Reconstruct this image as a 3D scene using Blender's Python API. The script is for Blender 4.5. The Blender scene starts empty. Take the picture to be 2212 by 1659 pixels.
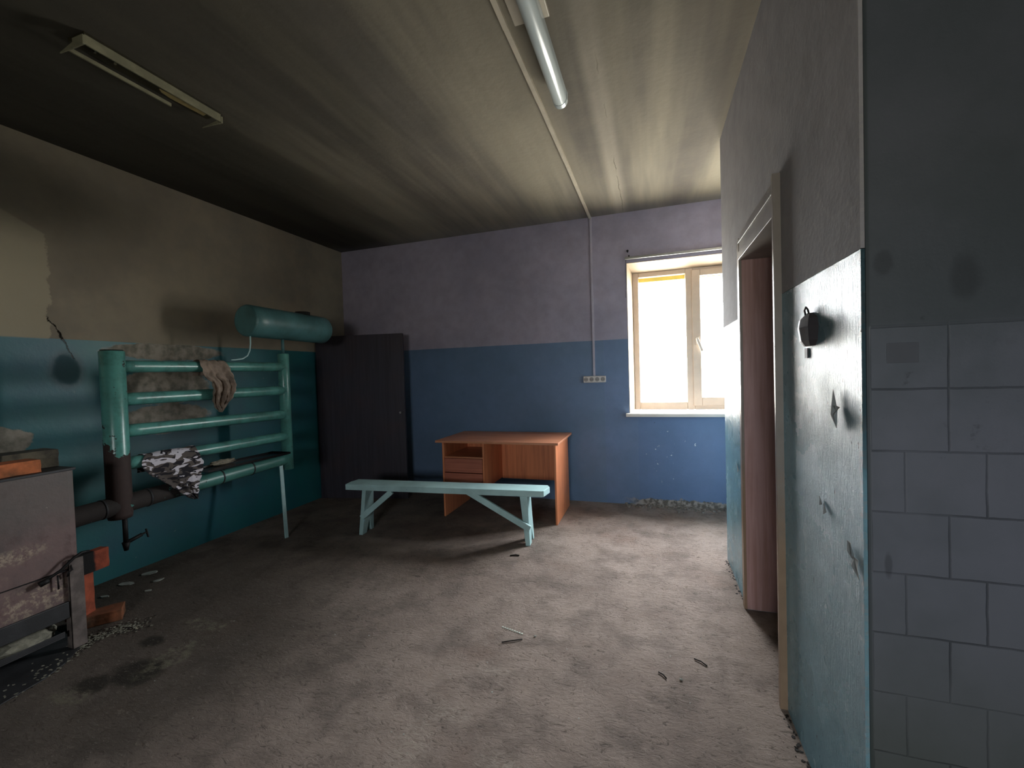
import bpy, bmesh, math, random
from mathutils import Vector, Matrix
from math import sin, cos, pi, radians
random.seed(7)
SC = bpy.context.scene
COL = SC.collection

# ------------------------------------------------------------------ camera
cd = bpy.data.cameras.new('camera'); cam = bpy.data.objects.new('camera', cd); COL.objects.link(cam)
cd.sensor_width = 36.0; cd.lens = 924.882 / 2212 * 36.0
r = Vector((0.95029352, 0.30984319, -0.03065005)); u = Vector((0.02150667, 0.03288351, 0.99922777)); f = Vector((-0.3106118, 0.95021885, -0.02458529))
m = Matrix.Identity(4)
for i in range(3):
    m[i][0] = r[i]; m[i][1] = u[i]; m[i][2] = -f[i]
m[0][3], m[1][3], m[2][3] = 0, 0, 1.45
cam.matrix_world = m
cd.clip_start = 0.02
SC.camera = cam

# ------------------------------------------------------------------ room numbers (metres)
XL, XR, YB, YC, YN, H = -3.881, 0.514, 4.752, 3.531, 1.3275, 3.123
XA = 2.45          # far side of the alcove and of the room next door
YR = -2.6         # wall behind the photographer
WX0, WX1, WZ0, WZ1 = -0.235, 1.26, 0.985, 2.588   # window opening
WT = 0.345       # thickness of the outer wall
WD = 0.275        # depth of the inner reveal
DY0, DY1, DZ = 2.045, 2.82, 2.085                # doorway

# ------------------------------------------------------------------ world, light, exposure
w = bpy.data.worlds.new('overcast sky'); SC.world = w; w.use_nodes = True
nt = w.node_tree; nt.nodes.clear()
wo = nt.nodes.new('ShaderNodeOutputWorld'); bg = nt.nodes.new('ShaderNodeBackground')
tc = nt.nodes.new('ShaderNodeTexCoord'); sx = nt.nodes.new('ShaderNodeSeparateXYZ'); rp = nt.nodes.new('ShaderNodeValToRGB'); mr = nt.nodes.new('ShaderNodeMapRange')
nt.links.new(tc.outputs['Generated'], sx.inputs[0]); nt.links.new(sx.outputs['Z'], mr.inputs['Value'])
mr.inputs['From Min'].default_value = -1; mr.inputs['From Max'].default_value = 1
nt.links.new(mr.outputs[0], rp.inputs[0]); nt.links.new(rp.outputs[0], bg.inputs[0]); nt.links.new(bg.outputs[0], wo.inputs[0])
e = rp.color_ramp.elements
e[0].position = 0.0; e[0].color = (0.42, 0.40, 0.35, 1)
e[1].position = 1.0; e[1].color = (1.3, 1.36, 1.45, 1)
for p_, c_ in ((0.49, (0.66, 0.635, 0.575, 1)), (0.51, (0.76, 0.77, 0.78, 1)), (0.7, (1.0, 1.03, 1.07, 1))):
    k = e.new(p_); k.color = c_
bg.inputs['Strength'].default_value = 60.0

def portal(name, loc, rot, sx_, sy_):
    l = bpy.data.lights.new(name, 'AREA'); l.shape = 'RECTANGLE'; l.size = sx_; l.size_y = sy_
    l.cycles.is_portal = True
    o = bpy.data.objects.new(name, l); COL.objects.link(o); o.location = loc; o.rotation_euler = rot
    return o
portal('window_portal', ((WX0 + WX1) / 2, YB + 0.355, (WZ0 + WZ1) / 2), (radians(-90), 0, 0), WX1 - WX0, WZ1 - WZ0)
SC.view_settings.view_transform = 'Standard'; SC.view_settings.look = 'None'
SC.view_settings.gamma = 1.0; SC.view_settings.exposure = 0.0; SC.view_settings.use_curve_mapping = False
SC.cycles.max_bounces = 8; SC.cycles.diffuse_bounces = 6; SC.cycles.glossy_bounces = 4; SC.cycles.transparent_max_bounces = 8
SC.cycles.use_denoising = True
SC.cycles.sample_clamp_indirect = 6.0
SC.cycles.caustics_reflective = False; SC.cycles.caustics_refractive = False

# ------------------------------------------------------------------ node helpers
def C(h):
    if isinstance(h, str):
        v = [int(h[i:i + 2], 16) / 255 for i in (0, 2, 4)]
        return tuple(((c / 12.92) if c <= 0.04045 else ((c + 0.055) / 1.055) ** 2.4) for c in v) + (1,)
    return tuple(h) + (1,) if len(h) == 3 else tuple(h)

class Mat:
    def __init__(s, name, rough=0.8, metal=0.0, spec=0.5):
        s.m = bpy.data.materials.new(name); s.m.use_nodes = True; s.nt = s.m.node_tree
        s.b = s.nt.nodes['Principled BSDF']
        s.set('Roughness', rough); s.set('Metallic', metal); s.set('Specular IOR Level', spec)
        s._c = None; s._h = None
    def set(s, k, v):
        i = s.b.inputs[k]
        if hasattr(v, 'links') or isinstance(v, bpy.types.NodeSocket): s.nt.links.new(v, i)
        else: i.default_value = v
        return s
    def n(s, t, **kw):
        nd = s.nt.nodes.new('ShaderNode' + t)
        for k, v in kw.items(): setattr(nd, k, v)
        return nd
    def put(s, nd, i, v):
        if isinstance(v, bpy.types.NodeSocket): s.nt.links.new(v, nd.inputs[i])
        elif v is not None: nd.inputs[i].default_value = v
    def co(s):
        if s._c is None: s._c = s.n('TexCoord').outputs['Object']
        return s._c
    def xyz(s):
        if s._h is None:
            k = s.n('SeparateXYZ'); s.put(k, 0, s.co()); s._h = k.outputs
        return s._h
    def scale(s, v, vec=None):
        k = s.n('Mapping'); s.put(k, 0, vec or s.co()); k.inputs['Scale'].default_value = v
        return k.outputs[0]
    def noise(s, sc=5, det=4, ro=0.55, vec=None, dist=0.0):
        k = s.n('TexNoise'); s.put(k, 'Vector', vec or s.co()); k.inputs['Scale'].default_value = sc
        k.inputs['Detail'].default_value = det; k.inputs['Roughness'].default_value = ro; k.inputs['Distortion'].default_value = dist
        return k.outputs[0]
    def voro(s, sc=5, feat='F1', vec=None, rnd=1.0):
        k = s.n('TexVoronoi', feature=feat); s.put(k, 'Vector', vec or s.co()); k.inputs['Scale'].default_value = sc
        k.inputs['Randomness'].default_value = rnd
        return k.outputs[0]
    def ma(s, op, a, b=None, c=None, clamp=False):
        k = s.n('Math', operation=op, use_clamp=clamp); s.put(k, 0, a)
        if b is not None: s.put(k, 1, b)
        if c is not None: s.put(k, 2, c)
        return k.outputs[0]
    def step(s, v, lo, hi, a=0.0, b=1.0):
        k = s.n('MapRange', interpolation_type='SMOOTHSTEP'); s.put(k, 'Value', v)
        k.inputs['From Min'].default_value = lo; k.inputs['From Max'].default_value = hi
        k.inputs['To Min'].default_value = a; k.inputs['To Max'].default_value = b
        return k.outputs[0]
    def mix(s, fac, a, b, bt='MIX'):
        k = s.n('Mix', data_type='RGBA', blend_type=bt); s.put(k, 0, fac)
        for i, v in ((6, a), (7, b)):
            s.put(k, i, v if isinstance(v, bpy.types.NodeSocket) else C(v))
        return k.outputs[2]
    def mul(s, *v):
        o = v[0]
        for q in v[1:]: o = s.ma('MULTIPLY', o, q)
        return o
    def mx(s, *v):
        o = v[0]
        for q in v[1:]: o = s.ma('MAXIMUM', o, q)
        return o
    def ell(s, a, b, ca, cb, ra, rb, amp=0.3, sc=6, soft=0.06):
        """soft-edged irregular blob on the plane of the coordinates a, b"""
        p = s.ma('DIVIDE', s.ma('SUBTRACT', a, ca), ra); q = s.ma('DIVIDE', s.ma('SUBTRACT', b, cb), rb)
        d = s.ma('SQRT', s.ma('ADD', s.mul(p, p), s.mul(q, q)))
        d = s.ma('ADD', d, s.ma('MULTIPLY', s.ma('SUBTRACT', s.noise(sc, 5, 0.65), 0.5), amp * 2))
        return s.step(d, 1 - soft, 1 + soft, 1, 0)
    def bump(s, h, strength=0.3, dist=0.01):
        k = s.n('Bump'); s.put(k, 'Height', h); k.inputs['Strength'].default_value = strength; k.inputs['Distance'].default_value = dist
        s.nt.links.new(k.outputs[0], s.b.inputs['Normal']); return s
    def col(s, c):
        s.set('Base Color', c if isinstance(c, bpy.types.NodeSocket) else C(c)); return s

def plain(name, c, rough=0.6, metal=0.0, var=0.25, sc=8, bump=0.15, bsc=60, spec=0.5, c2=None):
    M = Mat(name, rough, metal, spec)
    base = C(c); dk = C(c2) if c2 else tuple(v * (1 - var) for v in base[:3]) + (1,)
    M.col(M.mix(M.step(M.noise(sc, 5, 0.6), 0.35, 0.65), base, dk))
    if bump: M.bump(M.noise(bsc, 4, 0.6), bump, 0.003)
    return M.m

# ------------------------------------------------------------------ mesh helpers
def B(): return bmesh.new()
def box(bm, a, b):
    x0, x1 = sorted((a[0], b[0])); y0, y1 = sorted((a[1], b[1])); z0, z1 = sorted((a[2], b[2]))
    v = [bm.verts.new(p) for p in ((x0, y0, z0), (x1, y0, z0), (x1, y1, z0), (x0, y1, z0), (x0, y0, z1), (x1, y0, z1), (x1, y1, z1), (x0, y1, z1))]
    for q in ((0, 3, 2, 1), (4, 5, 6, 7), (0, 1, 5, 4), (1, 2, 6, 5), (2, 3, 7, 6), (3, 0, 4, 7)):
        bm.faces.new([v[i] for i in q])
    return v
def hexa(bm, pts):
    """8 points: bottom ring then top ring"""
    v = [bm.verts.new(p) for p in pts]
    for q in ((0, 3, 2, 1), (4, 5, 6, 7), (0, 1, 5, 4), (1, 2, 6, 5), (2, 3, 7, 6), (3, 0, 4, 7)):
        bm.faces.new([v[i] for i in q])
def bar(bm, p0, p1, wdt, thk, side):
    """a rectangular bar from p0 to p1, wdt wide along 'side'"""
    p0 = Vector(p0); p1 = Vector(p1); d = (p1 - p0).normalized(); s_ = Vector(side); s_ = (s_ - d * s_.dot(d)).normalized(); t = d.cross(s_)
    a = s_ * wdt / 2; b = t * thk / 2
    hexa(bm, [p0 - a - b, p0 + a - b, p0 + a + b, p0 - a + b, p1 - a - b, p1 + a - b, p1 + a + b, p1 - a + b])
def tube(bm, pts, rad, seg=16, caps=True):
    pts = [Vector(p) for p in pts]; rs = rad if isinstance(rad, (list, tuple)) else [rad] * len(pts)
    rings = []; up = None
    for i, p in enumerate(pts):
        d = (pts[min(i + 1, len(pts) - 1)] - pts[max(i - 1, 0)]).normalized()
        if up is None:
            up = Vector((0, 0, 1)) if abs(d.z) < 0.9 else Vector((1, 0, 0))
        s_ = d.cross(up).normalized(); up = s_.cross(d).normalized()
        rings.append([bm.verts.new(p + (s_ * cos(2 * pi * k / seg) + up * sin(2 * pi * k / seg)) * rs[i]) for k in range(seg)])
    for a, b in zip(rings, rings[1:]):
        for k in range(seg):
            fc = bm.faces.new((a[k], a[(k + 1) % seg], b[(k + 1) % seg], b[k])); fc.smooth = True
    if caps:
        bm.faces.new(list(reversed(rings[0]))); bm.faces.new(rings[-1])
def prism(bm, poly, axis, a, b):
    """poly: 2D points on the plane across axis (x: y,z; y: x,z; z: x,y)"""
    def P(p, t):
        return {'x': (t, p[0], p[1]), 'y': (p[0], t, p[1]), 'z': (p[0], p[1], t)}[axis]
    A = [bm.verts.new(P(p, a)) for p in poly]; Bv = [bm.verts.new(P(p, b)) for p in poly]
    n = len(poly); bm.faces.new(A); bm.faces.new(list(reversed(Bv)))
    for i in range(n): bm.faces.new((A[i], Bv[i], Bv[(i + 1) % n], A[(i + 1) % n]))
def blob(bm, c, rx, ry, rz, seed=0, jit=0.25, sub=2):
    st = len(bm.verts); rnd = random.Random(seed)
    res = bmesh.ops.create_icosphere(bm, subdivisions=sub, radius=1)
    for v in res['verts']:
        k = 1 + rnd.uniform(-jit, jit)
        v.co = Vector((c[0] + v.co.x * rx * k, c[1] + v.co.y * ry * k, c[2] + v.co.z * rz * k))

def base_of(par):
    """world offset of a parent chain (roots are never rotated)"""
    o = Vector((0, 0, 0))
    while par is not None: o += par.location; par = par.parent
    return o
def obj(name, bm, mat, parent=None, bevel=0.0, seg=2, smooth=False):
    bmesh.ops.recalc_face_normals(bm, faces=bm.faces[:])
    off = base_of(parent)
    if off.length: bmesh.ops.translate(bm, verts=bm.verts[:], vec=-off)
    me = bpy.data.meshes.new(name); bm.to_mesh(me); bm.free()
    if smooth:
        for p in me.polygons: p.use_smooth = True
    o = bpy.data.objects.new(name, me); COL.objects.link(o)
    if mat: me.materials.append(mat)
    if parent: o.parent = parent
    if bevel:
        md = o.modifiers.new('bevel', 'BEVEL'); md.width = bevel; md.segments = seg; md.limit_method = 'ANGLE'; md.angle_limit = radians(40)
    return o
def thing(name, label, cat, loc=(0, 0, 0), group=None):
    o = bpy.data.objects.new(name, None); COL.objects.link(o); o.location = loc; o.empty_display_size = 0.1
    tag(o, label, cat, group); return o
def tag(o, label, cat, group=None, kind=None):
    o['label'] = label; o['category'] = cat
    if group: o['group'] = group
    if kind: o['kind'] = kind
    return o
def struct(o): o['kind'] = 'structure'; return o

# ------------------------------------------------------------------ materials of the room
def dado_line(M, z0, amp=0.004):
    """1 below the painted line"""
    z = M.ma('ADD', M.xyz()[2], M.ma('MULTIPLY', M.ma('SUBTRACT', M.noise(3, 3), 0.5), amp * 2))
    return M.step(z, z0 - 0.0015, z0 + 0.0015, 1, 0)

def wall_mat(name, dz, up, up2, lo, lo2, extra=None, lo_rough=0.42, bump=0.25):
    M = Mat(name, 0.9)
    d = dado_line(M, dz)
    x, y, z = M.xyz()
    big = M.step(M.noise(1.3, 5, 0.6), 0.35, 0.68); fine = M.step(M.noise(9, 6, 0.65), 0.3, 0.75)
    upc = M.mix(big, up, up2); loc = M.mix(big, lo, lo2)
    upc = M.mix(M.mul(fine, 0.22), upc, '6e6a66'); loc = M.mix(M.mul(fine, 0.18), loc, '3e5560')
    base = M.mix(d, upc, loc)
    h = M.ma('ADD', M.mul(M.noise(7, 4), 0.6), M.mul(M.noise(45, 5, 0.6), 0.25))
    rough = M.step(d, 0, 1, 0.92, lo_rough)
    spec = M.step(d, 0, 1, 0.2, 0.5)
    if extra: base, h, rough = extra(M, base, h, rough, d)
    M.set('Specular IOR Level', spec)
    M.col(base).set('Roughness', rough).bump(h, bump, 0.012 if bump < 0.9 else 0.022)
    return M.m

def left_extra(M, base, h, rough, d):
    x, y, z = M.xyz()
    # lighter scraped plaster beside the stove, above the painted line
    wob = M.ma('MULTIPLY', M.ma('SUBTRACT', M.noise(5, 6, 0.65), 0.5), 0.22)
    pat = M.mul(M.step(M.ma('ADD', y, wob), 1.80, 1.812, 1, 0), M.step(M.ma('ADD', z, M.ma('MULTIPLY', M.ma('SUBTRACT', y, 1.6), 0.5)), 2.58, 2.60, 1, 0))
    pat = M.mul(pat, M.step(z, 1.775, 1.79))
    base = M.mix(M.mul(pat, 0.75), base, 'a8a08a')
    # bare plaster behind the pipes
    p1 = M.ell(y, z, 2.56, 1.72, 0.46, 0.07, 0.25, 9, 0.06)
    p2 = M.ell(y, z, 2.53, 1.43, 0.37, 0.15, 0.30, 8, 0.05)
    p3 = M.ell(y, z, 2.52, 1.16, 0.36, 0.12, 0.30, 8, 0.06)
    p4 = M.ell(y, z, 1.45, 1.12, 0.24, 0.10, 0.45, 9, 0.05)
    pl = M.mul(M.mx(p1, p2, p3, p4), d)
    base = M.mix(M.mul(pl, 0.92), base, M.mix(M.step(M.noise(14, 5), 0.35, 0.7), 'a2988a', '6a6558'))
    # small chips in the paint
    ch = M.mul(M.step(M.noise(16, 5, 0.7), 0.68, 0.70), M.step(M.noise(2.2, 2), 0.5, 0.6), d)
    base = M.mix(M.mul(ch, 0.7), base, '8b9a94')
    # oval soot stain beside the pipe
    so = M.mx(M.mul(M.ell(y, z, 1.88, 1.57, 0.09, 0.125, 0.28, 9, 0.4), 0.7), M.mul(M.ell(y, z, 1.35, 2.75, 0.8, 0.26, 0.3, 2, 0.5), 0.7))
    base = M.mix(M.mul(so, 0.85), base, '10150e'); rough = M.mx(rough, so)
    # soot above the stove, plus the wall top's shading put into the colour
    st = M.mul(M.step(z, 2.0, 2.9), M.step(y, 3.9, 1.4))
    base = M.mix(M.mul(st, 0.55), base, '2a281f')
    # crack from the plaster edge down into the paint
    cy_ = M.ma('ADD', M.ma('MULTIPLY', M.ma('SUBTRACT', z, 1.88), -0.45), 1.82)
    cy_ = M.ma('ADD', cy_, M.ma('MULTIPLY', M.ma('SUBTRACT', M.noise(14, 5, 0.7), 0.5), 0.09))
    cr = M.step(M.ma('ABSOLUTE', M.ma('SUBTRACT', y, cy_)), 0.003, 0.008, 1, 0)
    cr = M.mul(cr, M.step(z, 1.64, 1.66), M.step(z, 1.92, 1.94, 1, 0))
    base = M.mix(cr, base, '17150f')
    h = M.ma('SUBTRACT', h, M.mul(cr, 1.5))
    h = M.ma('SUBTRACT', h, M.mul(pl, 0.25)); h = M.ma('SUBTRACT', h, M.mul(pat, 0.15)); h = M.ma('SUBTRACT', h, M.mul(ch, 0.12))
    rough = M.mx(rough, M.mul(pl, 0.9))
    return base, h, rough

def back_extra(M, base, h, rough, d):
    x, y, z = M.xyz()
    # the window bay is a slightly bluer repaint under the sill
    bay = M.mul(M.step(x, -0.155, -0.145), M.step(z, 0.95, 0.94), d)
    base = M.mix(M.mul(bay, 0.35), base, '4f6a92')
    bay2 = M.mul(M.step(x, -0.50, -0.49, 1, 0), d)
    base = M.mix(M.mul(bay2, 0.20), base, '55707a')
    ch = M.mul(M.step(M.noise(30, 3, 0.6), 0.70, 0.72), M.ell(x, z, 0.25, 0.52, 0.35, 0.28, 0.5, 4, 0.3), d)
    base = M.mix(ch, base, 'c9ced2')
    dk = M.mul(M.step(M.noise(20, 5, 0.7), 0.66, 0.70), M.ell(x, z, 0.2, 0.6, 0.6, 0.4, 0.5, 4, 0.3), d)
    base = M.mix(M.mul(dk, 0.6), base, '27303a')
    # broken plaster along the floor under the window
    zz = M.ma('ADD', z, M.ma('MULTIPLY', M.ma('SUBTRACT', M.noise(9, 5, 0.7), 0.5), 0.12))
    br = M.mul(M.step(zz, 0.06, 0.075, 1, 0), M.step(x, -0.35, -0.10))
    base = M.mix(br, base, M.mix(M.step(M.noise(25, 5), 0.4, 0.6), '9a9088', '5f5850'))
    return base, M.ma('SUBTRACT', h, M.mul(br, 1.2)), M.mx(rough, M.mul(br, 0.9))

def right_extra(M, base, h, rough, d):
    x, y, z = M.xyz()
    sv = M.scale((1, 26, 3.2))
    streak = M.noise(3.6, 7, 0.75, vec=sv, dist=1.4)
    crink = M.noise(48, 8, 0.8, dist=2.4)
    near = M.step(y, 2.0, 1.85)
    h = M.ma('ADD', M.mul(h, 0.25), M.mul(M.ma('ADD', M.mul(streak, 2.2), M.mul(crink, 1.5)), d, M.step(near, 0, 1, 0.2, 1.0), M.step(M.ma('ADD', z, M.mul(M.noise(3, 3), 0.3)), 1.25, 1.6, 0.10, 1.0)))
    ch = M.mul(M.step(M.noise(34, 3, 0.6, vec=M.scale((1, 1.8, 0.7))), 0.70, 0.715), d)
    base = M.mix(M.mul(ch, 0.7), base, '39484c'); h = M.ma('SUBTRACT', h, M.mul(ch, 0.8))
    sc_ = M.step(M.ma('ABSOLUTE', M.ma('SUBTRACT', M.noise(2.2, 2, 0.5, dist=0.6), 0.5)), 0.0015, 0.004, 1, 0)
    base = M.mix(M.mul(sc_, 0.12, M.ma('SUBTRACT', 1, d)), base, 'bdb6b0')
    cn = M.mul(M.step(y, YN + 0.03, YN + 0.004), M.step(M.noise(30, 4, 0.7), 0.5, 0.56))
    base = M.mix(M.mul(cn, 0.3), base, 'a9a7a2')
    rg = M.step(M.noise(5, 4), 0.3, 0.7, 0.17, 0.34)
    rough = M.ma('ADD', M.mul(d, rg), M.mul(M.ma('SUBTRACT', 1, d), 0.9))
    return base, h, rough

MW_left = wall_mat('left wall paint', 1.784, '958b79', '81796b', '1b686b', '245e6c', left_extra, 0.45)
MW_back = wall_mat('back wall paint', 1.782, 'aca5b6', '9d97a8', '6b80a3', '5c7291', back_extra, 0.5)
MW_right = wall_mat('right wall paint', 1.741, 'a4a1a4', '99979b', '83b2c2', '8ab2be', right_extra, 0.3, 1.0)
MW_bounce = wall_mat('pale bounce wall paint', 1.76, 'cfcac2', 'bdb8b0', '9db4c4', '93abbc')  # unseen walls made paler to bounce light onto the back wall
MW_plain = wall_mat('grey wall paint', 1.76, '7d7a78', '6d6b6a', '3f5f68', '46626a')

def tile_mat():
    M = Mat('painted tiles', 0.55)
    x, y, z = M.xyz()
    # running-bond grid of square tiles, 158 mm, starting at 0.530 / 1.536
    row = M.ma('DIVIDE', M.ma('SUBTRACT', 1.538, z), 0.157)
    ri = M.ma('FLOOR', row); off = M.mul(M.ma('MODULO', ri, 2.0), 0.5)
    # first two rows share one joint
    off = M.mul(off, M.step(row, 1.99, 2.0)); off2 = M.ma('ADD', off, 0.0)
    cx_ = M.ma('ADD', M.ma('DIVIDE', M.ma('SUBTRACT', x, 0.530), 0.159), M.ma('ADD', off2, 0.0))
    # rows 3, 5, 7 and 9 are the shifted ones
    sh = M.mul(M.ma('SUBTRACT', 1, M.ma('MODULO', ri, 2.0)), M.step(row, 1.99, 2.0), 0.55)
    cx_ = M.ma('ADD', M.ma('DIVIDE', M.ma('SUBTRACT', x, 0.530), 0.159), sh)
    wob = M.ma('MULTIPLY', M.ma('SUBTRACT', M.noise(14, 4), 0.5), 0.035)
    fr = M.ma('FRACT', M.ma('ADD', row, wob)); fx = M.ma('FRACT', M.ma('ADD', cx_, wob))
    dr = M.ma('MINIMUM', fr, M.ma('SUBTRACT', 1, fr)); dx = M.ma('MINIMUM', fx, M.ma('SUBTRACT', 1, fx))
    j = M.step(M.ma('MINIMUM', dr, dx), 0.006, 0.020, 1, 0)
    til = M.mul(M.step(z, 1.536, 1.545, 1, 0), M.step(x, 0.528, 0.533))
    j = M.mul(j, til)
    vis = M.step(M.noise(3, 3), 0.3, 0.65, 0.25, 1.0); j = M.mul(j, vis)
    base = M.mix(M.step(M.noise(1.6, 5, 0.6), 0.35, 0.7), '6c6f79', '555b61')
    base = M.mix(M.mul(M.step(z, 1.0, 0.3), 0.5), base, '484d3a')
    base = M.mix(M.mul(M.step(z, 1.534, 1.55), 0.45), base, '353c3e')
    spots = M.mul(M.step(M.noise(20, 4, 0.6), 0.60, 0.72), M.ell(x, z, 0.64, 1.36, 0.16, 0.2, 0.5, 6, 0.4))
    base = M.mix(M.mul(spots, 0.6), base, '1c1e22')
    sp2 = M.mx(M.ell(x, z, 0.56, 1.70, 0.02, 0.03, 0.4, 20, 0.3), M.ell(x, z, 0.72, 1.65, 0.03, 0.05, 0.4, 20, 0.4), M.ell(x, z, 0.565, 0.93, 0.008, 0.03, 0.4, 20, 0.3))
    base = M.mix(M.mul(sp2, 0.4), base, '202226')
    base = M.mix(M.mul(j, 0.6), base, '25292e')
    base = M.mix(M.mul(M.step(x, 0.533, 0.527), 0.55), base, '25312f')  # bare rounded edge beside the tiles, its shade put into the colour
    hh = M.ma('SUBTRACT', M.ma('ADD', M.mul(M.noise(60, 4), 0.12), M.mul(til, 0.5)), M.mul(j, 0.5))
    M.col(base).bump(hh, 0.6, 0.008)
    return M.m
M_tile = tile_mat()

def ceil_mat():
    M = Mat('sooty shaded ceiling whitewash', 0.95, spec=0.2)
    x, y, z = M.xyz()
    st = M.noise(1.0, 4, 0.55, vec=M.scale((2.6, 0.22, 1)))
    base = M.mix(M.step(st, 0.35, 0.66), '8f8878', '66615a')
    base = M.mix(M.mul(M.step(M.noise(6, 5, 0.65), 0.35, 0.75), 0.25), base, '80786a')
    # soot that rises from the stove and spreads over the left part of the ceiling
    s_ = M.ma('ADD', M.ma('ADD', x, M.mul(M.ma('SUBTRACT', y, 2.5), 0.45)), M.mul(M.ma('SUBTRACT', M.noise(0.9, 3, 0.5, vec=M.scale((1.6, 0.4, 1))), 0.5), 1.6))
    soot = M.step(s_, -1.3, -3.1)
    base = M.mix(M.mul(soot, 0.88), base, '23221b')
    # joint between two ceiling slabs, hairline cracks
    jx = M.ma('ADD', x, M.mul(M.ma('SUBTRACT', M.noise(4, 5, 0.7), 0.5), 0.05))
    cr = M.mul(M.step(M.ma('ABSOLUTE', M.ma('ADD', jx, 0.25)), 0.0015, 0.005, 1, 0), M.step(M.noise(3, 2), 0.45, 0.6), M.step(y, 2.3, 2.6))
    pale = M.mul(M.step(M.ma('ABSOLUTE', M.ma('ADD', x, 0.27)), 0.02, 0.10, 1, 0), 0.35)
    base = M.mix(pale, base, 'bdb4a3'); base = M.mix(M.mul(cr, 0.6), base, '5a5348')
    near_shade = M.mul(M.ell(x, y, -0.9, 0.8, 2.2, 1.6, 0.6, 1.3, 0.4), 0.4); base = M.mix(near_shade, base, '4a473f')  # shade toward the camera, painted into the ceiling colour
    edge_shade = M.mul(M.step(M.ma('ADD', y, M.mul(M.noise(3, 4), 0.2)), 4.55, 4.85), 0.3)  # ceiling edge at the back wall darkened in the colour like shade
    base = M.mix(edge_shade, base, '6f6c74')
    h = M.ma('ADD', M.mul(M.noise(1.0, 3, 0.5, vec=M.scale((2.2, 0.2, 1))), 3.0), M.mul(M.noise(25, 5), 0.15))
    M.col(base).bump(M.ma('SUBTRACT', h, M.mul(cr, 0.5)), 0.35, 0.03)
    return M.m
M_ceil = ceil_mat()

def floor_mat():
    M = Mat('dirty rough concrete', 0.93, spec=0.25)
    x, y, z = M.xyz()
    big = M.noise(0.9, 5, 0.6); mid = M.noise(4, 6, 0.65)
    base = M.mix(M.step(big, 0.35, 0.65), 'aa998e', '8f7f75')
    base = M.mix(M.mul(M.step(mid, 0.42, 0.68), 0.6), base, '675c55')
    base = M.mix(M.mul(M.step(M.noise(1.8, 4, 0.6), 0.55, 0.75), 0.4), base, '8e7466')
    # worn pale scuffs
    sc_ = M.mx(M.ell(x, y, -0.86, 1.62, 0.10, 0.05, 0.6, 9, 0.6), M.ell(x, y, -0.93, 1.46, 0.07, 0.12, 0.6, 9, 0.6), M.ell(x, y, -0.76, 1.92, 0.09, 0.03, 0.5, 9, 0.6), M.ell(x, y, -0.55, 1.45, 0.10, 0.05, 0.6, 9, 0.6))
    scr = M.step(M.noise(26, 6, 0.75, vec=M.scale((1, 2.4, 1)), dist=1.0), 0.42, 0.62)
    base = M.mix(M.mul(sc_, scr, 0.42), base, 'c4b8aa')
    # soot and ash trodden around the stove
    so = M.ell(x, y, -3.1, 1.6, 1.5, 1.3, 0.35, 1.6, 0.45)
    base = M.mix(M.mul(so, 0.7), base, '35322a')
    bl = M.mx(M.ell(x, y, -2.50, 1.42, 0.13, 0.10, 0.6, 7, 0.4), M.ell(x, y, -2.62, 1.30, 0.10, 0.06, 0.6, 9, 0.4), M.ell(x, y, -2.72, 1.62, 0.07, 0.05, 0.6, 9, 0.4))
    base = M.mix(M.mul(bl, 0.75), base, '17160f')
    ash = M.mul(M.mx(M.ell(x, y, -2.58, 1.82, 0.15, 0.05, 0.8, 8, 0.4), M.ell(x, y, -2.45, 1.55, 0.08, 0.16, 0.9, 8, 0.4), M.ell(x, y, -2.62, 1.22, 0.12, 0.05, 0.9, 9, 0.4)), 0.5)
    base = M.mix(M.mul(ash, M.step(M.noise(18, 6, 0.75), 0.42, 0.6)), base, '8a8570')
    # shade of the far left corner, darkened into the floor colour
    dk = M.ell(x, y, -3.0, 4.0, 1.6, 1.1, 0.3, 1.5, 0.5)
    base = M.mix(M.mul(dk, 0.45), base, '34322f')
    # fine grit
    g = M.step(M.noise(110, 2, 0.5), 0.64, 0.70); base = M.mix(M.mul(g, 0.35), base, '3f3832')
    g2 = M.step(M.noise(140, 2, 0.5, vec=M.scale((1, 1, 1.3))), 0.68, 0.72); base = M.mix(M.mul(g2, 0.4), base, 'cfc4b8')
    wr = M.noise(20, 8, 0.74, vec=M.scale((1, 2.0, 1)), dist=1.5)
    base = M.mix(M.mul(M.step(wr, 0.45, 0.36), 0.6), base, '3a322c'); base = M.mix(M.mul(M.step(wr, 0.56, 0.68), 0.22), base, 'b8aa9e')
    h = M.ma('ADD', M.ma('ADD', M.mul(wr, 2.4), M.mul(M.noise(60, 4, 0.65), 0.5)), M.mul(M.noise(3, 3), 1.5))
    cr = M.mul(M.step(M.voro(2.6, 'DISTANCE_TO_EDGE', vec=M.scale((1, 1.2, 1))), 0.0, 0.006, 1, 0), M.step(M.noise(1.3, 2), 0.6, 0.66))
    base = M.mix(M.mul(cr, 0.25), base, '2e2924')
    M.col(base).bump(h, 0.8, 0.011)
    return M.m
M_floor = floor_mat()

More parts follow.
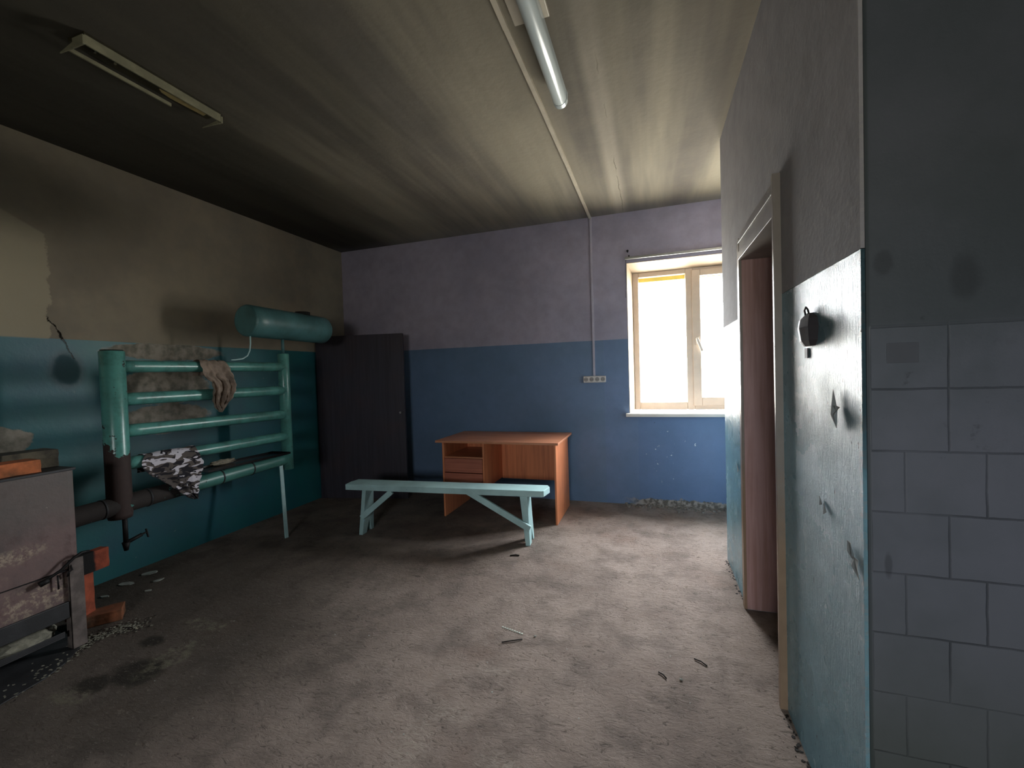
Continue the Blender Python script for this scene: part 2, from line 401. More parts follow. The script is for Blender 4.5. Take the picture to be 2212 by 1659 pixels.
# ------------------------------------------------------------------ other materials
def chipped(name, paint, under, bias=0.62, rough=0.35, sc=9, grime=None, zfun=None, metal=0.0):
    M = Mat(name, rough)
    x, y, z = M.xyz()
    base = M.mix(M.step(M.noise(3, 5, 0.6), 0.35, 0.7), paint, tuple(v * 0.72 for v in C(paint)[:3]))
    base = M.mix(M.mul(M.step(M.noise(12, 6, 0.7), 0.42, 0.75), grime or 0.0), base, '2a2c28')
    nz = M.noise(sc, 6, 0.7)
    if zfun: nz = M.ma('ADD', nz, zfun(M))
    ch = M.step(nz, bias, bias + 0.012)
    base = M.mix(ch, base, M.mix(M.noise(30, 4), under, tuple(v * 0.5 for v in C(under)[:3])))
    h = M.ma('ADD', M.mul(M.ma('SUBTRACT', 1, ch), 0.5), M.mul(M.noise(50, 5, 0.65), 0.35))
    M.set('Roughness', M.ma('ADD', M.mul(ch, 0.5), rough))
    M.col(base).bump(h, 0.35, 0.004)
    return M.m
M_pipe = chipped('chipped sea green pipe paint', '57948b', '4a2f28', 0.66, 0.28, grime=0.45)
# the left header is scorched bare towards its lower end
M_header = chipped('scorched sea green pipe paint', '58968c', '3b2b27', 0.62, 0.28, 11, grime=0.4,
                   zfun=lambda M: M.ma('ADD', M.ma('MULTIPLY', M.step(M.xyz()[2], 0.50, 0.26), 0.5), M.ma('MULTIPLY', M.step(M.xyz()[0], 0.07, -0.07), M.mul(M.step(M.xyz()[2], 0.62, 0.3), 0.2))))
# the bottom pipe is bare and sooty beside the stove
M_lowpipe = chipped('sooty bottom pipe paint', '4b8077', '2e2724', 0.62, 0.35, 9,
                    zfun=lambda M: M.ma('MULTIPLY', M.step(M.xyz()[1], 0.55, 0.25), 0.22))
M_tank = plain('dull green tank paint', '527f81', 0.38, var=0.35, sc=4, bump=0.1)
M_dark = plain('dark soot', '141312', 0.85, var=0.3)
M_bench = chipped('worn pale blue bench paint', 'b6dadb', '6f675a', 0.70, 0.5, 14)
def stove_mat():
    M = Mat('rusty stove steel', 0.6); x, y, z = M.xyz()   # local to the stove: y - 1.1
    base = M.mix(M.step(M.noise(4, 6, 0.65), 0.35, 0.68), '6a5552', '4b4341')
    base = M.mix(M.mul(M.step(M.noise(9, 6, 0.7), 0.5, 0.7), 0.6), base, '4a3230')
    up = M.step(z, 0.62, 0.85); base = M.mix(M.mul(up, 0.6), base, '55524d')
    sm = M.mx(M.ell(y, z, 0.22, 0.34, 0.16, 0.08, 0.7, 9, 0.5), M.ell(y, z, 0.12, 0.60, 0.13, 0.035, 0.9, 10, 0.5), M.ell(y, z, 0.0, 0.50, 0.1, 0.03, 0.9, 10, 0.5))
    base = M.mix(M.mul(sm, M.step(M.noise(38, 6, 0.75), 0.45, 0.62), 0.75), base, 'a2937f')
    ch = M.step(M.noise(26, 6, 0.75), 0.68, 0.70); base = M.mix(M.mul(ch, 0.6), base, '9a8f86')
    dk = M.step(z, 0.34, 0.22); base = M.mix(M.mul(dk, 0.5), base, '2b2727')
    M.col(base).bump(M.noise(30, 6, 0.7), 0.4, 0.004); return M.m
M_rust = stove_mat()
M_rust_old = chipped('rusty stove steel', '62504d', '3a2a26', 0.56, 0.6, 5)
M_ashs = plain('ashy steel', '6b605b', 0.75, var=0.5, sc=12, bump=0.4)
M_soot = plain('sooty steel', '2e2e30', 0.6, var=0.4, sc=10, bump=0.3)
M_ash = plain('wood ash', '8f8c7c', 0.95, var=0.4, sc=30, bump=0.9, bsc=80)
M_brick = plain('orange brick', 'a34f35', 0.9, var=0.4, sc=14, bump=0.7, bsc=70)
M_brick2 = plain('sooty brick', '8d5334', 0.9, sc=5, bump=0.6, bsc=60, c2='3c3020')
M_brick3 = plain('scorched orange brick', 'cf7344', 0.9, sc=4, bump=0.6, bsc=60, c2='6a4428')
def half_soot():
    M = Mat('orange brick with a sooted end', 0.9); y = M.xyz()[1]
    s_ = M.step(M.ma('ADD', y, M.ma('MULTIPLY', M.noise(20, 4), 0.03)), 1.675, 1.690, 1, 0)
    M.col(M.mix(s_, M.mix(M.step(M.noise(16, 5), 0.35, 0.7), 'a34f35', '7c3a27'), '0d0c0c')).bump(M.noise(70, 4), 0.6, 0.003); return M.m
M_brick4 = half_soot()
M_cinder = plain('grey scorched block', '5c5647', 0.95, sc=8, bump=0.7, bsc=60, c2='35312a')
M_pvc = plain('yellowed white plastic frame', 'c8b7a5', 0.35, var=0.08, bump=0.0)
M_reveal = plain('cream window reveal paint', 'a08e78', 0.6, var=0.08, bump=0.1)
M_sill = plain('white window board', 'dcd3c8', 0.35, var=0.05, bump=0)
M_white = plain('white lamp plastic', 'bcc6c6', 0.25, var=0.05, bump=0)
M_cream = plain('cream cable duct plastic', 'b3aa98', 0.45, var=0.15, bump=0.05)
M_sock = plain('white socket plastic', 'cdc6c2', 0.4, var=0.05, bump=0)
M_sockd = plain('socket recess', '8f8a88', 0.5, var=0.05, bump=0)
M_hole = plain('black holes', '101010', 0.9, bump=0)
M_chrome = plain('brushed metal rail', 'b9b9b6', 0.3, 0.8, var=0.2, bump=0)
M_yellow = plain('yellow painted facade edge', 'f0dc70', 0.7, var=0.05, bump=0)
M_case = chipped('grey painted casing wood', '8d8780', 'b39d84', 0.70, 0.4, 12)
def jamb_mat():
    M = Mat('casing edge, grey paint above raw wood', 0.35); z = M.xyz()[2]
    k = M.step(M.ma('ADD', z, M.ma('MULTIPLY', M.noise(12, 5, 0.7), 0.5)), 0.9, 1.3)
    M.col(M.mix(k, M.mix(M.noise(16, 5), 'a78e76', '86705c'), M.mix(M.noise(10, 5), '9c948c', '7d766f'))).bump(M.noise(30, 5), 0.3, 0.003); return M.m
M_jamb = jamb_mat()
M_iron = plain('dark wrought iron', '1c1a1a', 0.6, 0.5, var=0.3, bump=0.3)
M_fix = plain('dusty cream lamp housing', '7d7a62', 0.6, var=0.3, sc=12, bump=0.1)
M_fixd = plain('dark lamp inside', '2c2817', 0.5, var=0.5, sc=12, bump=0.1)
M_diff = plain('yellowed diffuser shard', '9b8a5c', 0.4, var=0.3, sc=20, bump=0.1)
M_chip = plain('pale paint chips', 'a9aca3', 0.8, var=0.3, sc=40, bump=0.2)
M_twig = plain('dark twigs', '231c17', 0.9, var=0.3, bump=0.2)

def wood(name, c1, c2, axis='x', rough=0.45, sc=1.0):
    M = Mat(name, rough)
    v = {'x': (0.6, 14, 14), 'y': (14, 0.6, 14), 'z': (14, 14, 0.6)}[axis]
    g = M.noise(2.4 * sc, 6, 0.6, vec=M.scale(v), dist=0.4)
    base = M.mix(M.step(g, 0.35, 0.7), c1, c2)
    base = M.mix(M.mul(M.step(M.noise(3, 4), 0.4, 0.8), 0.2), base, '5c3a2a')
    M.col(base).bump(g, 0.08, 0.002); return M.m
M_deskH = wood('orange laminate top', 'cf8e6c', 'b57452', 'x', 0.4)
M_deskV = wood('orange laminate panel', 'e08d60', 'c4744c', 'z', 0.45)
M_deskD = wood('orange laminate drawer', 'b8705a', 'a05c48', 'x', 0.45)
M_leaf = wood('dark brown painted board', '3c3842', '322e37', 'z', 0.5)
M_door = wood('red brown door paint', 'c4a09e', 'ab857e', 'z', 0.4)

def cloth_mat(name, c1, c2, sc=5):
    M = Mat(name, 0.95, spec=0.1)
    M.col(M.mix(M.step(M.noise(sc, 5, 0.6), 0.3, 0.7), c1, c2)).bump(M.noise(220, 2), 0.2, 0.001); return M.m
M_rag = cloth_mat('beige cotton rag', '9c8c7e', '75685d', 12)
def camo_mat():
    M = Mat('grey camouflage cotton', 0.9, spec=0.1)
    vec = M.scale((1, 0.55, 1.5))
    a = M.noise(17, 1.5, 0.45, vec=vec, dist=1.1); b = M.noise(21, 1.5, 0.5, vec=M.scale((1.2, 0.6, 1.7)), dist=0.9)
    base = M.mix(M.step(b, 0.5, 0.515), '2e2c30', '5b5450')
    base = M.mix(M.step(a, 0.555, 0.57), base, 'c9c4cb')
    M.col(base).bump(M.noise(260, 2), 0.2, 0.001); return M.m
M_camo = camo_mat()
def glass_mat():
    mt = bpy.data.materials.new('window glass'); mt.use_nodes = True; n = mt.node_tree; n.nodes.clear()
    o = n.nodes.new('ShaderNodeOutputMaterial'); t = n.nodes.new('ShaderNodeBsdfTransparent'); g = n.nodes.new('ShaderNodeBsdfGlossy'); fr = n.nodes.new('ShaderNodeLayerWeight'); mp = n.nodes.new('ShaderNodeMath'); mq = n.nodes.new('ShaderNodeMath'); mx_ = n.nodes.new('ShaderNodeMixShader')
    t.inputs[0].default_value = (0.97, 0.98, 0.98, 1); g.inputs['Roughness'].default_value = 0.02; fr.inputs[0].default_value = 0.5; mp.operation = 'POWER'; mp.inputs[1].default_value = 5.0; mq.operation = 'MULTIPLY_ADD'; mq.inputs[1].default_value = 0.9; mq.inputs[2].default_value = 0.04
    n.links.new(fr.outputs['Facing'], mp.inputs[0]); n.links.new(mp.outputs[0], mq.inputs[0]); n.links.new(mq.outputs[0], mx_.inputs[0]); n.links.new(t.outputs[0], mx_.inputs[1]); n.links.new(g.outputs[0], mx_.inputs[2]); n.links.new(mx_.outputs[0], o.inputs[0])
    return mt
M_glass = glass_mat()

# ------------------------------------------------------------------ room shell
bm = B(); box(bm, (XL - 0.4, YR - 0.2, -0.15), (XA + 0.2, YB + WT, 0)); struct(obj('floor', bm, M_floor))
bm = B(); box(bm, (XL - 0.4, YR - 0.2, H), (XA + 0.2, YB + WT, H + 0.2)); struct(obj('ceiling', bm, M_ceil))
bm = B(); box(bm, (XL - 0.3, YR - 0.2, 0), (XL, YB, H)); wall_left = struct(obj('wall_left', bm, MW_left))
bm = B()
box(bm, (XL - 0.3, YB, 0), (WX0, YB + WT, H)); box(bm, (WX1, YB, 0), (XA + 0.2, YB + WT, H))
box(bm, (WX0, YB, 0), (WX1, YB + WT, WZ0 - 0.03)); box(bm, (WX0, YB, WZ1), (WX1, YB + WT, H))
struct(obj('wall_back', bm, MW_back))
bm = B()   # right wall, with the doorway
T = 0.18
prism(bm, [(YN, 0), (DY0, 0), (DY0, DZ), (DY1, DZ), (DY1, 0), (YC, 0), (YC, H), (YN, H)], 'x', XR, XR + T)
wall_right = struct(obj('wall_right', bm, MW_right))
bm = B(); box(bm, (XR + 0.009, YN - 0.004, 0), (XA + 0.2, YN, H)); box(bm, (XR + T, YN, 0), (XA + 0.2, YN + 0.14, H)); struct(obj('wall_tiled', bm, M_tile))
bm = B(); box(bm, (XR + T, YC - 0.15, 0), (XA + 0.2, YC, H)); struct(obj('wall_alcove', bm, MW_bounce))
bm = B(); box(bm, (XA, YN, 0), (XA + 0.2, YB, H)); struct(obj('wall_east', bm, MW_bounce))
bm = B(); box(bm, (XA, YR - 0.2, 0), (XA + 0.2, YN, H)); struct(obj('wall_near_side', bm, MW_plain))
RX0, RX1, RZ0, RZ1 = -0.75, 0.25, 1.3, 2.0   # unseen window added behind the photographer as fill light
bm = B(); box(bm, (XL, YR - 0.2, 0), (RX0, YR, H)); box(bm, (RX1, YR - 0.2, 0), (XA, YR, H)); box(bm, (RX0, YR - 0.2, 0), (RX1, YR, RZ0)); box(bm, (RX0, YR - 0.2, RZ1), (RX1, YR, H))
struct(obj('wall_rear', bm, MW_plain))
bm = B()
for a_, b_ in ((RX0, RX0 + 0.07), ((RX0 + RX1) / 2 - 0.04, (RX0 + RX1) / 2 + 0.04), (RX1 - 0.07, RX1)): box(bm, (a_, YR - 0.14, RZ0), (b_, YR - 0.07, RZ1))
for a_, b_ in ((RX0 + 0.07, (RX0 + RX1) / 2 - 0.04), ((RX0 + RX1) / 2 + 0.04, RX1 - 0.07)):
    box(bm, (a_, YR - 0.14, RZ0), (b_, YR - 0.07, RZ0 + 0.07)); box(bm, (a_, YR - 0.14, RZ1 - 0.07), (b_, YR - 0.07, RZ1))
w2 = struct(obj('added_fill_window', bm, M_pvc, bevel=0.005))
bm = B(); box(bm, (RX0 + 0.07, YR - 0.11, RZ0 + 0.07), (RX1 - 0.07, YR - 0.106, RZ1 - 0.07)); obj('pane', bm, M_glass, w2)
portal('fill_window_portal', ((RX0 + RX1) / 2, YR - 0.2, (RZ0 + RZ1) / 2), (radians(90), 0, 0), RX1 - RX0, RZ1 - RZ0)

# curled paint on the right wall
def flake(name, pts, lift, mat, parent):
    bm = B(); n = len(pts)
    c = (sum(p[0] for p in pts) / n, sum(p[1] for p in pts) / n)
    vs = [bm.verts.new((XR - 0.0015 - (lift if i % 2 else lift * 0.2), p[0], p[1])) for i, p in enumerate(pts)]
    cv = bm.verts.new((XR - 0.002, c[0], c[1]))
    for i in range(n): bm.faces.new((vs[i], vs[(i + 1) % n], cv))
    o = obj(name, bm, mat, parent); s_ = o.modifiers.new('thick', 'SOLIDIFY'); s_.thickness = 0.001
    return o
M_flk = plain('torn paint edge', '9aa0a0', 0.7, var=0.2, bump=0.2)
M_flk2 = plain('dark bare spot', '23292b', 0.8, bump=0.2)
flake('paint_flake', [(1.415, 0.955), (1.400, 0.93), (1.385, 0.915), (1.375, 0.90), (1.345, 0.875), (1.338, 0.905), (1.350, 0.925), (1.372, 0.93), (1.395, 0.955)], 0.008, M_flk, wall_right)
flake('paint_flake', [(1.50, 1.375), (1.492, 1.30), (1.478, 1.262), (1.468, 1.30), (1.452, 1.325), (1.462, 1.33), (1.482, 1.31)], 0.012, M_flk, wall_right)
flake('paint_flake', [(1.622, 1.02), (1.61, 0.995), (1.602, 1.0), (1.613, 1.022)], 0.006, M_flk, wall_right)
flake('paint_flake', [(1.585, 1.012), (1.578, 0.975), (1.568, 0.985), (1.575, 1.008)], 0.006, M_flk, wall_right)
flake('paint_flake', [(3.07, 0.83), (3.02, 0.775), (3.01, 0.79), (3.05, 0.84)], 0.006, M_flk, wall_right)

# ------------------------------------------------------------------ window
win = bpy.data.objects.new('window_1', None); COL.objects.link(win); win.location = ((WX0 + WX1) / 2, YB + WD, WZ0); win['kind'] = 'structure'
FY0, FY1 = YB + WD, YB + WD + 0.07
bm = B()   # cream splayed reveals of the opening
prism(bm, [(WX0, YB), (WX0, YB + WT), (WX0 + 0.05, YB + WT), (WX0 + 0.05, YB + WD), (WX0 + 0.006, YB)], 'z', WZ0, WZ1 - 0.006)
prism(bm, [(WX1, YB), (WX1, YB + WT), (WX1 - 0.05, YB + WT), (WX1 - 0.05, YB + WD), (WX1 - 0.006, YB)], 'z', WZ0, WZ1 - 0.006)
prism(bm, [(YB, WZ1), (YB + WT, WZ1), (YB + WT, WZ1 - 0.06), (YB + WD, WZ1 - 0.06), (YB, WZ1 - 0.006)], 'x', WX0 + 0.004, WX1 - 0.004)
obj('window_reveal', bm, M_reveal, win)
bm = B()   # outer frame and mullions
fx0, fx1, fz0, fz1 = WX0 + 0.05, WX1 - 0.05, WZ0 + 0.012, WZ1 - 0.06
gl0, gl1, gz0, gz1 = -0.122, 0.366, 1.081, 2.475
for a_, b_ in ((fx0, gl0), (gl1, 0.44), (1.14, fx1)): box(bm, (a_, FY0, fz0), (b_, FY1, fz1))
for a_, b_ in ((gl0, gl1), (0.44, 1.14)):
    box(bm, (a_, FY0, gz1), (b_, FY1, fz1)); box(bm, (a_, FY0, fz0), (b_, FY1, gz0))
obj('window_frame', bm, M_pvc, win, bevel=0.006)
bm = B()   # opening sash on the right
sx0, sx1, sz0, sz1 = 0.428, 1.165, 1.040, 2.505; ax0, ax1, az0, az1 = 0.512, 1.078, 1.131, 2.436
SY0, SY1 = FY0 - 0.016, FY0 + 0.05
box(bm, (sx0, SY0, sz0), (ax0, SY1, sz1)); box(bm, (ax1, SY0, sz0), (sx1, SY1, sz1)); box(bm, (ax0, SY0, az1), (ax1, SY1, sz1)); box(bm, (ax0, SY0, sz0), (ax1, SY1, az0))
sash = obj('window_sash', bm, M_pvc, win, bevel=0.006)
bm = B(); box(bm, (gl0, FY0 + 0.04, gz0), (gl1, FY0 + 0.044, gz1)); obj('pane', bm, M_glass, win)
bm = B(); box(bm, (ax0, FY0 + 0.03, az0), (ax1, FY0 + 0.034, az1)); obj('pane', bm, M_glass, sash)
bm = B(); box(bm, (0.457, SY0 - 0.012, 1.70), (0.487, SY0, 1.78)); bar(bm, (0.470, SY0 - 0.025, 1.765), (0.517, SY0 - 0.05, 1.625), 0.024, 0.020, (1, 0, 0)); tube(bm, [(0.472, SY0, 1.76), (0.472, SY0 - 0.03, 1.76)], 0.011, 12)
obj('window_handle', bm, M_sill, sash, bevel=0.003)
bm = B(); box(bm, (WX0 - 0.035, YB - 0.055, WZ0 - 0.035), (WX1 + 0.035, YB + 0.0, WZ0)); box(bm, (WX0, YB, WZ0 - 0.03), (WX1, YB + WD + 0.01, WZ0)); obj('window_sill', bm, M_sill, win, bevel=0.004)
bm = B(); box(bm, (WX0, YB + WT, WZ1 - 0.155), (WX1, YB + WT + 0.04, WZ1)); obj('outer_lintel', bm, M_yellow, win)

# curtain rail above the window
rail = thing('curtain_rail', 'thin metal curtain rail mounted along the top of the window opening', 'curtain rail', (WX0, YB - 0.05, 2.625))
bm = B(); box(bm, (-0.245, YB - 0.058, 2.612), (1.34, YB - 0.040, 2.632)); tube(bm, [(-0.245, YB - 0.049, 2.634), (1.34, YB - 0.049, 2.634)], 0.006, 8); obj('rail', bm, M_chrome, rail, bevel=0.003)
for bx_ in (-0.21, 0.94, 1.3):
    bm = B(); box(bm, (bx_, YB - 0.05, 2.634), (bx_ + 0.015, YB, 2.655)); obj('bracket', bm, M_iron, rail)
bm = B(); tube(bm, [(-0.236, YB - 0.04, 2.61), (-0.243, YB - 0.02, 2.50), (-0.240, YB - 0.012, 2.36), (-0.244, YB - 0.008, 2.22)], 0.0025, 6)
obj('cord', bm, M_iron, rail)
bm = B(); tube(bm, [(-0.215, YB, 2.70), (-0.215, YB - 0.03, 2.705)], 0.006, 8); tube(bm, [(-0.215, YB - 0.03, 2.705), (-0.215, YB - 0.036, 2.706)], 0.012, 10)
tag(obj('nail', bm, M_iron), 'small nail in the wall just above the end of the curtain rail', 'nail')

# ------------------------------------------------------------------ doorway in the right wall
door = bpy.data.objects.new('door_1', None); COL.objects.link(door); door.location = (XR, DY1, 0); door['kind'] = 'structure'
bm = B(); box(bm, (XR - 0.016, DY1, 0), (XR + T, DY1 + 0.05, 2.20)); obj('door_frame', bm, M_jamb, door, bevel=0.002)
bm = B(); box(bm, (XR - 0.028, DY0 - 0.022, 0), (XR + T, DY0, 2.235)); obj('door_frame', bm, M_jamb, door, bevel=0.002)
bm = B(); box(bm, (XR - 0.022, DY0, DZ - 0.015), (XR + T, DY1, DZ + 0.03)); box(bm, (XR - 0.014, DY0, DZ + 0.03), (XR + 0.01, DY1, DZ + 0.085)); box(bm, (XR - 0.020, DY0, DZ + 0.085), (XR + 0.01, DY1, DZ + 0.10)); box(bm, (XR - 0.006, DY0, DZ + 0.10), (XR + 0.01, DY1, DZ + 0.15))
obj('door_header', bm, M_case, door, bevel=0.002)
bm = B(); box(bm, (XR - 0.002, DY1 - 0.006, 0.004), (XR + T - 0.02, DY1, DZ - 0.015)); obj('door_lining', bm, M_door, door)
bm = B(); box(bm, (XR + T - 0.022, DY1 - 0.012, 0.006), (XR + T + 0.72, DY1 + 0.03, DZ - 0.02)); obj('door_leaf', bm, M_door, door, bevel=0.002)

# dark board standing across the far left corner
lf = thing('door_leaf', 'tall dark brown door leaf standing upright across the dim far corner', 'door', (-3.3, 4.3, 0))
A_ = Vector((-3.862, 4.20, 0)); B_ = Vector((-2.785, 4.41, 0)); dn = (B_ - A_).normalized(); nn = Vector((-dn.y, dn.x, 0)) * 0.04
def slab(bm, p, q, z0, z1, n):
    hexa(bm, [p + Vector((0, 0, z0)), q + Vector((0, 0, z0)), q + n + Vector((0, 0, z0)), p + n + Vector((0, 0, z0)), p + Vector((0, 0, z1)), q + Vector((0, 0, z1)), q + n + Vector((0, 0, z1)), p + n + Vector((0, 0, z1))])
bm = B(); slab(bm, A_, B_, 0.0, 1.965, nn); obj('leaf', bm, M_leaf, lf, bevel=0.003)
bm = B(); kp = A_ + dn * ((B_ - A_).length - 0.045); tube(bm, [kp + Vector((0, 0, 1.03)), kp - nn * 0.35 + Vector((0, 0, 1.03)), kp - nn * 0.8 + Vector((0, 0, 1.03))], [0.008, 0.008, 0.013], 12); obj('knob', bm, M_chrome, lf)

# ------------------------------------------------------------------ desk
dk = thing('desk', 'orange-brown laminate desk with two drawers in front of the far wall', 'desk', (-1.5, 4.3, 0))
DF, DBk, DT = 3.94, 4.56, 0.765
def pan(name, a, b, mt, par=dk, bev=0.0015): 
    bm = B(); box(bm, a, b); return obj(name, bm, mt, par, bevel=bev)
pan('tabletop', (-2.125, DF - 0.035, DT), (-0.845, DBk + 0.06, DT + 0.022), M_deskH)
pan('side_panel', (-0.894, DF, 0), (-0.876, DBk, DT), M_deskV)
pan('side_panel', (-2.066, DF, 0), (-2.048, DBk, DT), M_deskV)
pan('divider', (-1.622, DF, 0.30), (-1.604, DBk, DT), M_deskV)
pan('modesty_panel', (-1.604, DBk - 0.09, 0.29), (-0.894, DBk - 0.074, DT), M_deskV)
pan('back_panel', (-2.048, DBk - 0.02, 0.30), (-1.622, DBk - 0.004, DT), M_deskV)
pan('shelf', (-2.048, DF + 0.005, 0.605), (-1.622, DBk - 0.02, 0.620), M_deskH)
pan('shelf', (-2.048, DF + 0.005, 0.30), (-1.622, DBk - 0.02, 0.315), M_deskH)
for z0, z1 in ((0.463, 0.602), (0.318, 0.453)):
    dr = pan('drawer', (-2.044, DF - 0.002, z0), (-1.626, DF + 0.40, z1), M_deskD)
    dr['label'] = 'drawer with a plain laminate front'

# ------------------------------------------------------------------ bench
bn = thing('bench', 'long pale blue painted wooden bench with diagonal braces', 'bench', (-1.8, 3.42, 0))
ZT = 0.47; th = radians(4.45); cx0, cy0 = -1.80, 3.436
def L(a, b, z): return Vector((cx0 + a * cos(th) - b * sin(th), cy0 + a * sin(th) + b * cos(th), z))
def lbox(bm, a0, a1, b0, b1, z0, z1):
    hexa(bm, [L(a0, b0, z0), L(a1, b0, z0), L(a1, b1, z0), L(a0, b1, z0), L(a0, b0, z1), L(a1, b0, z1), L(a1, b1, z1), L(a0, b1, z1)])
bm = B(); poly = [(-0.935, -0.10), (0.905, -0.10), (0.925, -0.085), (0.955, 0.045), (0.93, 0.10), (-0.925, 0.10), (-0.945, 0.0)]
lo_ = [bm.verts.new(L(a, b, ZT - 0.052)) for a, b in poly]; hi_ = [bm.verts.new(L(a, b, ZT)) for a, b in poly]
bm.faces.new(lo_); bm.faces.new(hi_)
for i in range(len(poly)): bm.faces.new((lo_[i], lo_[(i + 1) % 7], hi_[(i + 1) % 7], hi_[i]))
obj('seat_board', bm, M_bench, bn, bevel=0.004)
for a0, sg in ((0.755, 1), (-0.775, -1)):
    bm = B()   # leg board with a V notch cut from the foot, slightly splayed
    pr = [(-0.045, ZT - 0.052), (0.09, ZT - 0.052), (0.10, 0.0), (0.062, 0.0), (0.025, 0.115), (-0.02, 0.0), (-0.09, 0.0)]
    sp = lambda z: sg * (ZT - z) * 0.05
    wl = lambda z: 0.019 + 0.035 * z / ZT
    A1 = [bm.verts.new(L(a0 - (wl(z) if sg > 0 else 0.019) + sp(z), b, z)) for b, z in pr]; A2 = [bm.verts.new(L(a0 + (0.019 if sg > 0 else 0.019) + sp(z), b, z)) for b, z in pr]
    bm.faces.new(A1); bm.faces.new(A2)
    for i in range(len(pr)): bm.faces.new((A1[i], A1[(i + 1) % 7], A2[(i + 1) % 7], A2[i]))
    obj('leg', bm, M_bench, bn, bevel=0.003)
bm = B(); bar(bm, L(0.265, -0.088, ZT - 0.03), L(0.800, -0.088, 0.145), 0.052, 0.026, (0, 0, 1)); obj('brace', bm, M_bench, bn, bevel=0.003)
bm = B(); bar(bm, L(-0.47, -0.085, ZT - 0.055), L(-0.785, -0.085, 0.16), 0.05, 0.026, (0, 0, 1)); obj('brace', bm, M_bench, bn, bevel=0.003)

# ------------------------------------------------------------------ pipe radiator on the left
XH = -3.36
rad = thing('pipe_radiator', 'home-welded sea green pipe radiator with five horizontal pipes standing by the wall', 'radiator', (XH, 1.86, 0.6))
o = (XH, 1.86)
bm = B(); tube(bm, [(XH, 1.86, 0.575), (XH, 1.86, 0.60), (XH, 1.86, 1.672), (XH, 1.86, 1.678)], [0.062, 0.066, 0.066, 0.06], 40)
hd = obj('header_pipe', bm, M_header, rad); hd['label'] = 'thick left header pipe, its lower end scorched bare'
bm = B(); tube(bm, [(XH, 1.86, 1.676), (XH, 1.86, 1.684)], 0.058, 32); obj('end_cap', bm, M_dark, hd)
bm = B(); tube(bm, [(XH, 3.235, 0.595), (XH, 3.235, 1.700), (XH, 3.235, 1.706)], [0.050, 0.050, 0.046], 32); obj('header_pipe', bm, M_pipe, rad)
for i, (z0, z1) in enumerate(((1.577, 1.580), (1.357, 1.356), (1.145, 1.125), (0.925, 0.915))):
    bm = B(); n = 12
    tube(bm, [(XH, 1.86 + 1.37 * k / n, z0 + (z1 - z0) * k / n) for k in range(n + 1)], 0.041 if i == 0 else 0.043, 24); obj('rung_pipe', bm, M_pipe, rad)
bm = B(); n = 20; tube(bm, [(XH, 1.507 + 1.723 * k / n, 0.651 + 0.049 * k / n) for k in range(n + 1)], [0.062 - 0.008 * k / n for k in range(n + 1)], 24)
lp = obj('bottom_pipe', bm, M_lowpipe, rad); lp['label'] = 'bottom pipe, bare and sooty near the stove'
for yy in (1.76, 2.02, 2.55, 2.83):
    bm = B(); tube(bm, [(XH, yy - 0.006, 0.645 + 0.055 * (yy - 1.3) / 1.93), (XH, yy + 0.006, 0.645 + 0.055 * (yy - 1.3) / 1.93)], 0.0635 if yy < 2.2 else 0.059, 24); obj('weld_seam', bm, M_soot, lp)
bm = B(); tube(bm, [(XH + 0.02, 1.872, 0.60), (XH + 0.02, 1.872, 0.40)], 0.014, 12); tube(bm, [(XH + 0.02, 1.872, 0.41), (XH + 0.02, 1.872, 0.355)], [0.022, 0.012], 12); tube(bm, [(XH + 0.02, 1.875, 0.405), (XH + 0.03, 1.96, 0.43)], 0.012, 10)
vl = obj('drain_valve', bm, M_iron, rad)
bm = B(); tube(bm, [(XH + 0.03, 1.955, 0.43), (XH + 0.033, 1.99, 0.437)], 0.006, 8); bar(bm, (XH + 0.033, 1.985, 0.46), (XH + 0.036, 1.995, 0.40), 0.014, 0.008, (1, 0, 0)); obj('tap_handle', bm, M_iron, vl, bevel=0.002)
bm = B(); bar(bm, (XH + 0.01, 3.145, 0.66), (XH + 0.13, 3.06, 0.0), 0.036, 0.008, (0, 1, 0)); obj('support_leg', bm, M_bench, rad)

# expansion tank above
tk = thing('expansion_tank', 'dull green horizontal cylinder tank fixed above the pipe radiator', 'tank', (XH, 3.2, 1.98))
XT, ZC = XH, 1.985
bm = B(); n = 8
tube(bm, [(XT, 2.858, ZC)] + [(XT, 2.864 + 0.89 * k / n, ZC - 0.01 * k / n) for k in range(n + 1)] + [(XT, 3.775, ZC - 0.01)], [0.134] + [0.14] * (n + 1) + [0.125], 48)
body = obj('tank_body', bm, M_tank, tk)
bm = B(); tube(bm, [(XT, 2.846, ZC), (XT, 2.852, ZC), (XT, 2.862, ZC)], [0.122, 0.134, 0.136], 48); cp = obj('end_cap', bm, M_tank, tk); cp['label'] = 'domed near end plate in shadow'
bm = B(); tube(bm, [(XT, 3.50, ZC + 0.12), (XT, 3.50, ZC + 0.152)], 0.07, 24); obj('filler_lid', bm, M_dark, tk)
bm = B(); tube(bm, [(XT, 3.235, 1.86), (XT, 3.235, 1.708)], 0.014, 14); obj('riser_pipe', bm, M_tank, tk)
bm = B(); tube(bm, [(XT + 0.02, 2.872, 1.87), (XT + 0.02, 2.87, 1.78), (XT + 0.02, 2.86, 1.72), (XT + 0.02, 2.835, 1.675), (XT + 0.02, 2.79, 1.648), (XT + 0.02, 2.72, 1.637), (XT + 0.02, 2.685, 1.635)], 0.006, 10)
obj('overflow_tube', bm, M_bench, tk)
for yy in (3.22, 3.62):
    bm = B(); bar(bm, (XL + 0.002, yy, ZC), (XT - 0.13, yy, ZC), 0.04, 0.02, (0, 1, 0)); obj('bracket', bm, M_tank, tk)

